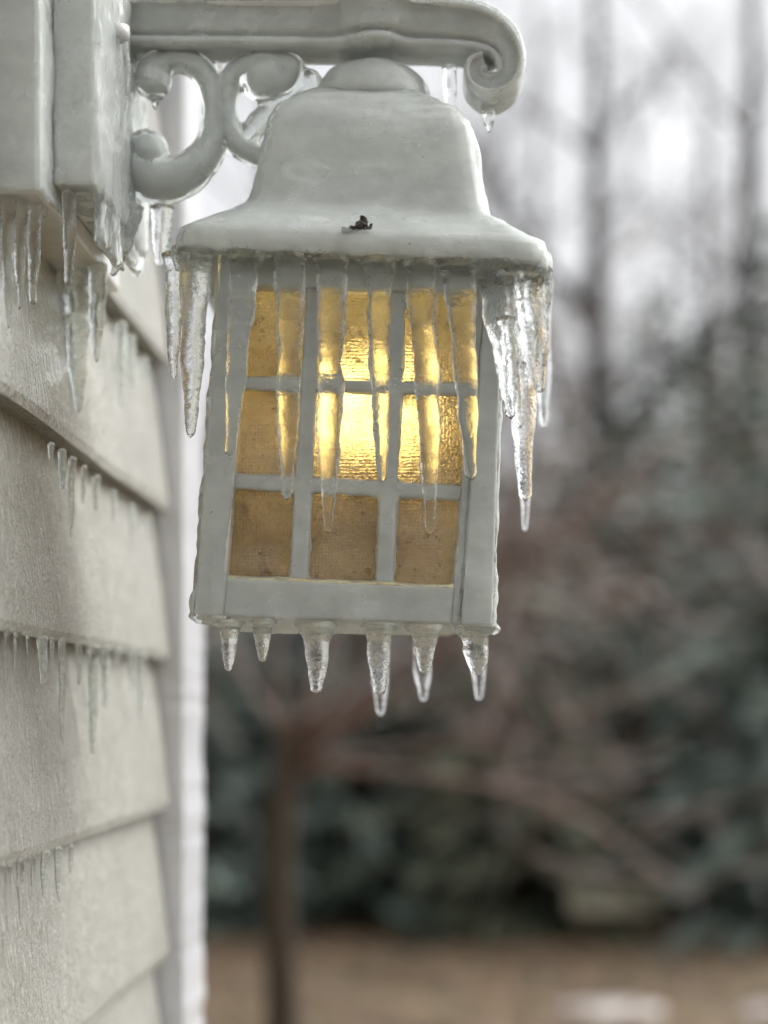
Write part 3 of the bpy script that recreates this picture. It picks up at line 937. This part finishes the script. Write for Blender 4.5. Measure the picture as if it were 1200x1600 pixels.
# bare trees beyond
def bare(px, d, H, r, lean, label, seed, nc=(6, 5, 4, 4)):
    rg = random.Random(seed)
    bx = (px - 700) / F * d
    t = thing('bare_tree', label, 'tree', (bx, d, 0), 'bare trees beyond the spruces')
    mb = MB(); pts, rad = [], []
    n = 10
    for i in range(n + 1):
        f = i / n
        pts.append(Vector((bx + lean * f * H + 0.12 * math.sin(f * 5 + seed), d, -0.1 + f * H)))
        rad.append(r * (1 - 0.8 * f))
    mb.tube(pts, rad, 10); mb.build('trunk', M_GREY, t, smooth=True)
    tw = MB()
    for k in range(9):
        f = rg.uniform(0.25, 0.98); i = min(int(f * n), n - 1)
        q = pts[i].lerp(pts[i + 1], f * n - i)
        a = rg.uniform(0, 6.28); lm = MB()
        branch_tree(rg, lm, tw, q, (math.cos(a), math.sin(a), rg.uniform(0.4, 1.2)), H * 0.30 * (1.2 - f * 0.6), r * 0.34 * (1.1 - f * 0.7), 0, 0.55, 0.10, (6, 4, 3, 3, 3), 0.22, nc, 3, 0.55)
        lm.build('limb', M_GREY, t)
    tw.build('twigs', M_TWIG, t)
bare(985, 19, 11, 0.26, -0.045, 'leaning dark trunked bare tree right of the lantern roof', 21)
bare(1190, 16, 11, 0.17, -0.02, 'thick bare tree at the right picture edge', 22)
bare(820, 22, 12, 0.14, 0.01, 'pale twiggy bare tree just right of the arm end', 23)
bare(1085, 26, 13, 0.14, 0.015, 'slim bare tree between the leaning tree and the edge one', 24)
bare(620, 21, 12, 0.15, -0.01, 'bare tree mostly hidden behind the lantern', 25)
bare(420, 20, 11, 0.14, 0.01, 'bare tree glimpsed through the bracket scrolls', 26)

# far wood that reads as one mass
rg = random.Random(77)
fw = MB()
for k in range(260):
    d = rg.uniform(34, 52); x = rg.uniform(-16, 22); H = rg.uniform(5, 11)
    fp = 700 + F * x / d
    if (fp > 985 and rg.random() < 0.8) or (fp < 300): continue
    if 760 < fp < 985: H *= 1.1
    r = rg.uniform(0.05, 0.13); lx = rg.gauss(0, 0.4)
    fw.tube([(x, d, 0), (x + lx * .5, d, H * .5), (x + lx, d, H)], [r, r * .7, r * .15], 4, cap=False)
    for j in range(12):
        f = rg.uniform(0.15, 1.0); a = rg.uniform(0, 6.28); L = rg.uniform(0.8, 2.4)
        q = Vector((x + lx * f, d, H * f)); e = q + Vector((math.cos(a) * L * .6, math.sin(a) * L * .6, L))
        fw.tube([q, q.lerp(e, .5) + Vector((rg.gauss(0, .1), 0, .1)), e], [0.03, 0.022, 0.008], 3, cap=False)
        for _ in range(4):
            q2 = q.lerp(e, rg.uniform(0.2, 1)); e2 = q2 + Vector((rg.gauss(0, .5), rg.gauss(0, .5), rg.uniform(0.1, 1.0)))
            fw.tube([q2, e2], [0.016, 0.006], 3, cap=False)
for k in range(330):
    d = rg.uniform(26, 40); x = rg.uniform(-11, 15); H = rg.uniform(1.8, 5.2)
    for j in range(7):
        L = H * rg.uniform(0.6, 1.0); q = Vector((x + rg.gauss(0, .15), d, 0)); e = q + Vector((rg.gauss(0, .3) * H, rg.gauss(0, .3) * H, L))
        fw.tube([q, q.lerp(e, .5) + Vector((rg.gauss(0, .1), 0, .1)), e], [0.035, 0.025, 0.008], 3, cap=False)
        for _ in range(6):
            q2 = q.lerp(e, rg.uniform(0.2, 1)); e2 = q2 + Vector((rg.gauss(0, .4), rg.gauss(0, .4), rg.uniform(0.1, 0.8)))
            fw.tube([q2, e2], [0.018, 0.006], 3, cap=False)
tag(fw.build('distant_woods', M_TWIG), 'hazy mass of bare grey woods beyond the garden', 'woods', kind='stuff')

# ------------------------------------------------------------------ things on the lawn
def mound(name, mat, px, py, hw, hd, h, seed, sharp=2.2):
    d = CZ * F / (py - 1110)
    c = Vector(((px - 700) / F * d, d, 0.0))
    mb = MB(); rings = []
    for i in range(9):
        t = i / 8
        rr = math.cos(t * math.pi / 2) ** (2 / sharp)
        ring = []
        for j in range(28):
            a = 2 * math.pi * j / 28
            q = 1 + 0.28 * noise.noise(Vector((math.cos(a) * 1.3 + seed, math.sin(a) * 1.3, t)))
            ring.append(c + Vector((hw * rr * q * math.cos(a), hd * rr * q * math.sin(a), -0.02 + (h + 0.02) * math.sin(t * math.pi / 2))))
        rings.append(ring)
    mb.loft(rings)
    o = mb.build(name, mat, smooth=True)
    recenter(o, c)
    return o
tag(mound('snow_patch', M_SNOW, 960, 1582, 0.34, 0.16, 0.05, 3), 'pale leftover snow patch on the lawn below the stone', 'snow', 'snow patches on the lawn')
tag(mound('snow_patch', M_SNOW, 1200, 1584, 0.17, 0.2, 0.04, 8), 'small snow patch on the lawn at the right picture edge', 'snow', 'snow patches on the lawn')
bd = 9.9
bx0, bx1 = mpx(890 - 700, bd), mpx(1026 - 700, bd)
bt = thing('stone_bench', 'small pale tan stone bench at the foot of the spruces', 'bench', ((bx0 + bx1) / 2, bd, 0))
zt = CZ - mpx(1384 - 1110, bd)
mb = MB(); mb.box((bx0, bd, zt - 0.19), (bx1, bd + 0.32, zt)); mb.build('seat', M_STONE, bt, bevel=0.02)
for x in (bx0 + 0.05, bx1 - 0.17):
    mb = MB(); mb.box((x, bd + 0.05, -0.03), (x + 0.12, bd + 0.27, zt - 0.192)); mb.build('leg', M_TRUNK, bt, bevel=0.01)  # bark-dark legs carry the shade under the seat in their colour
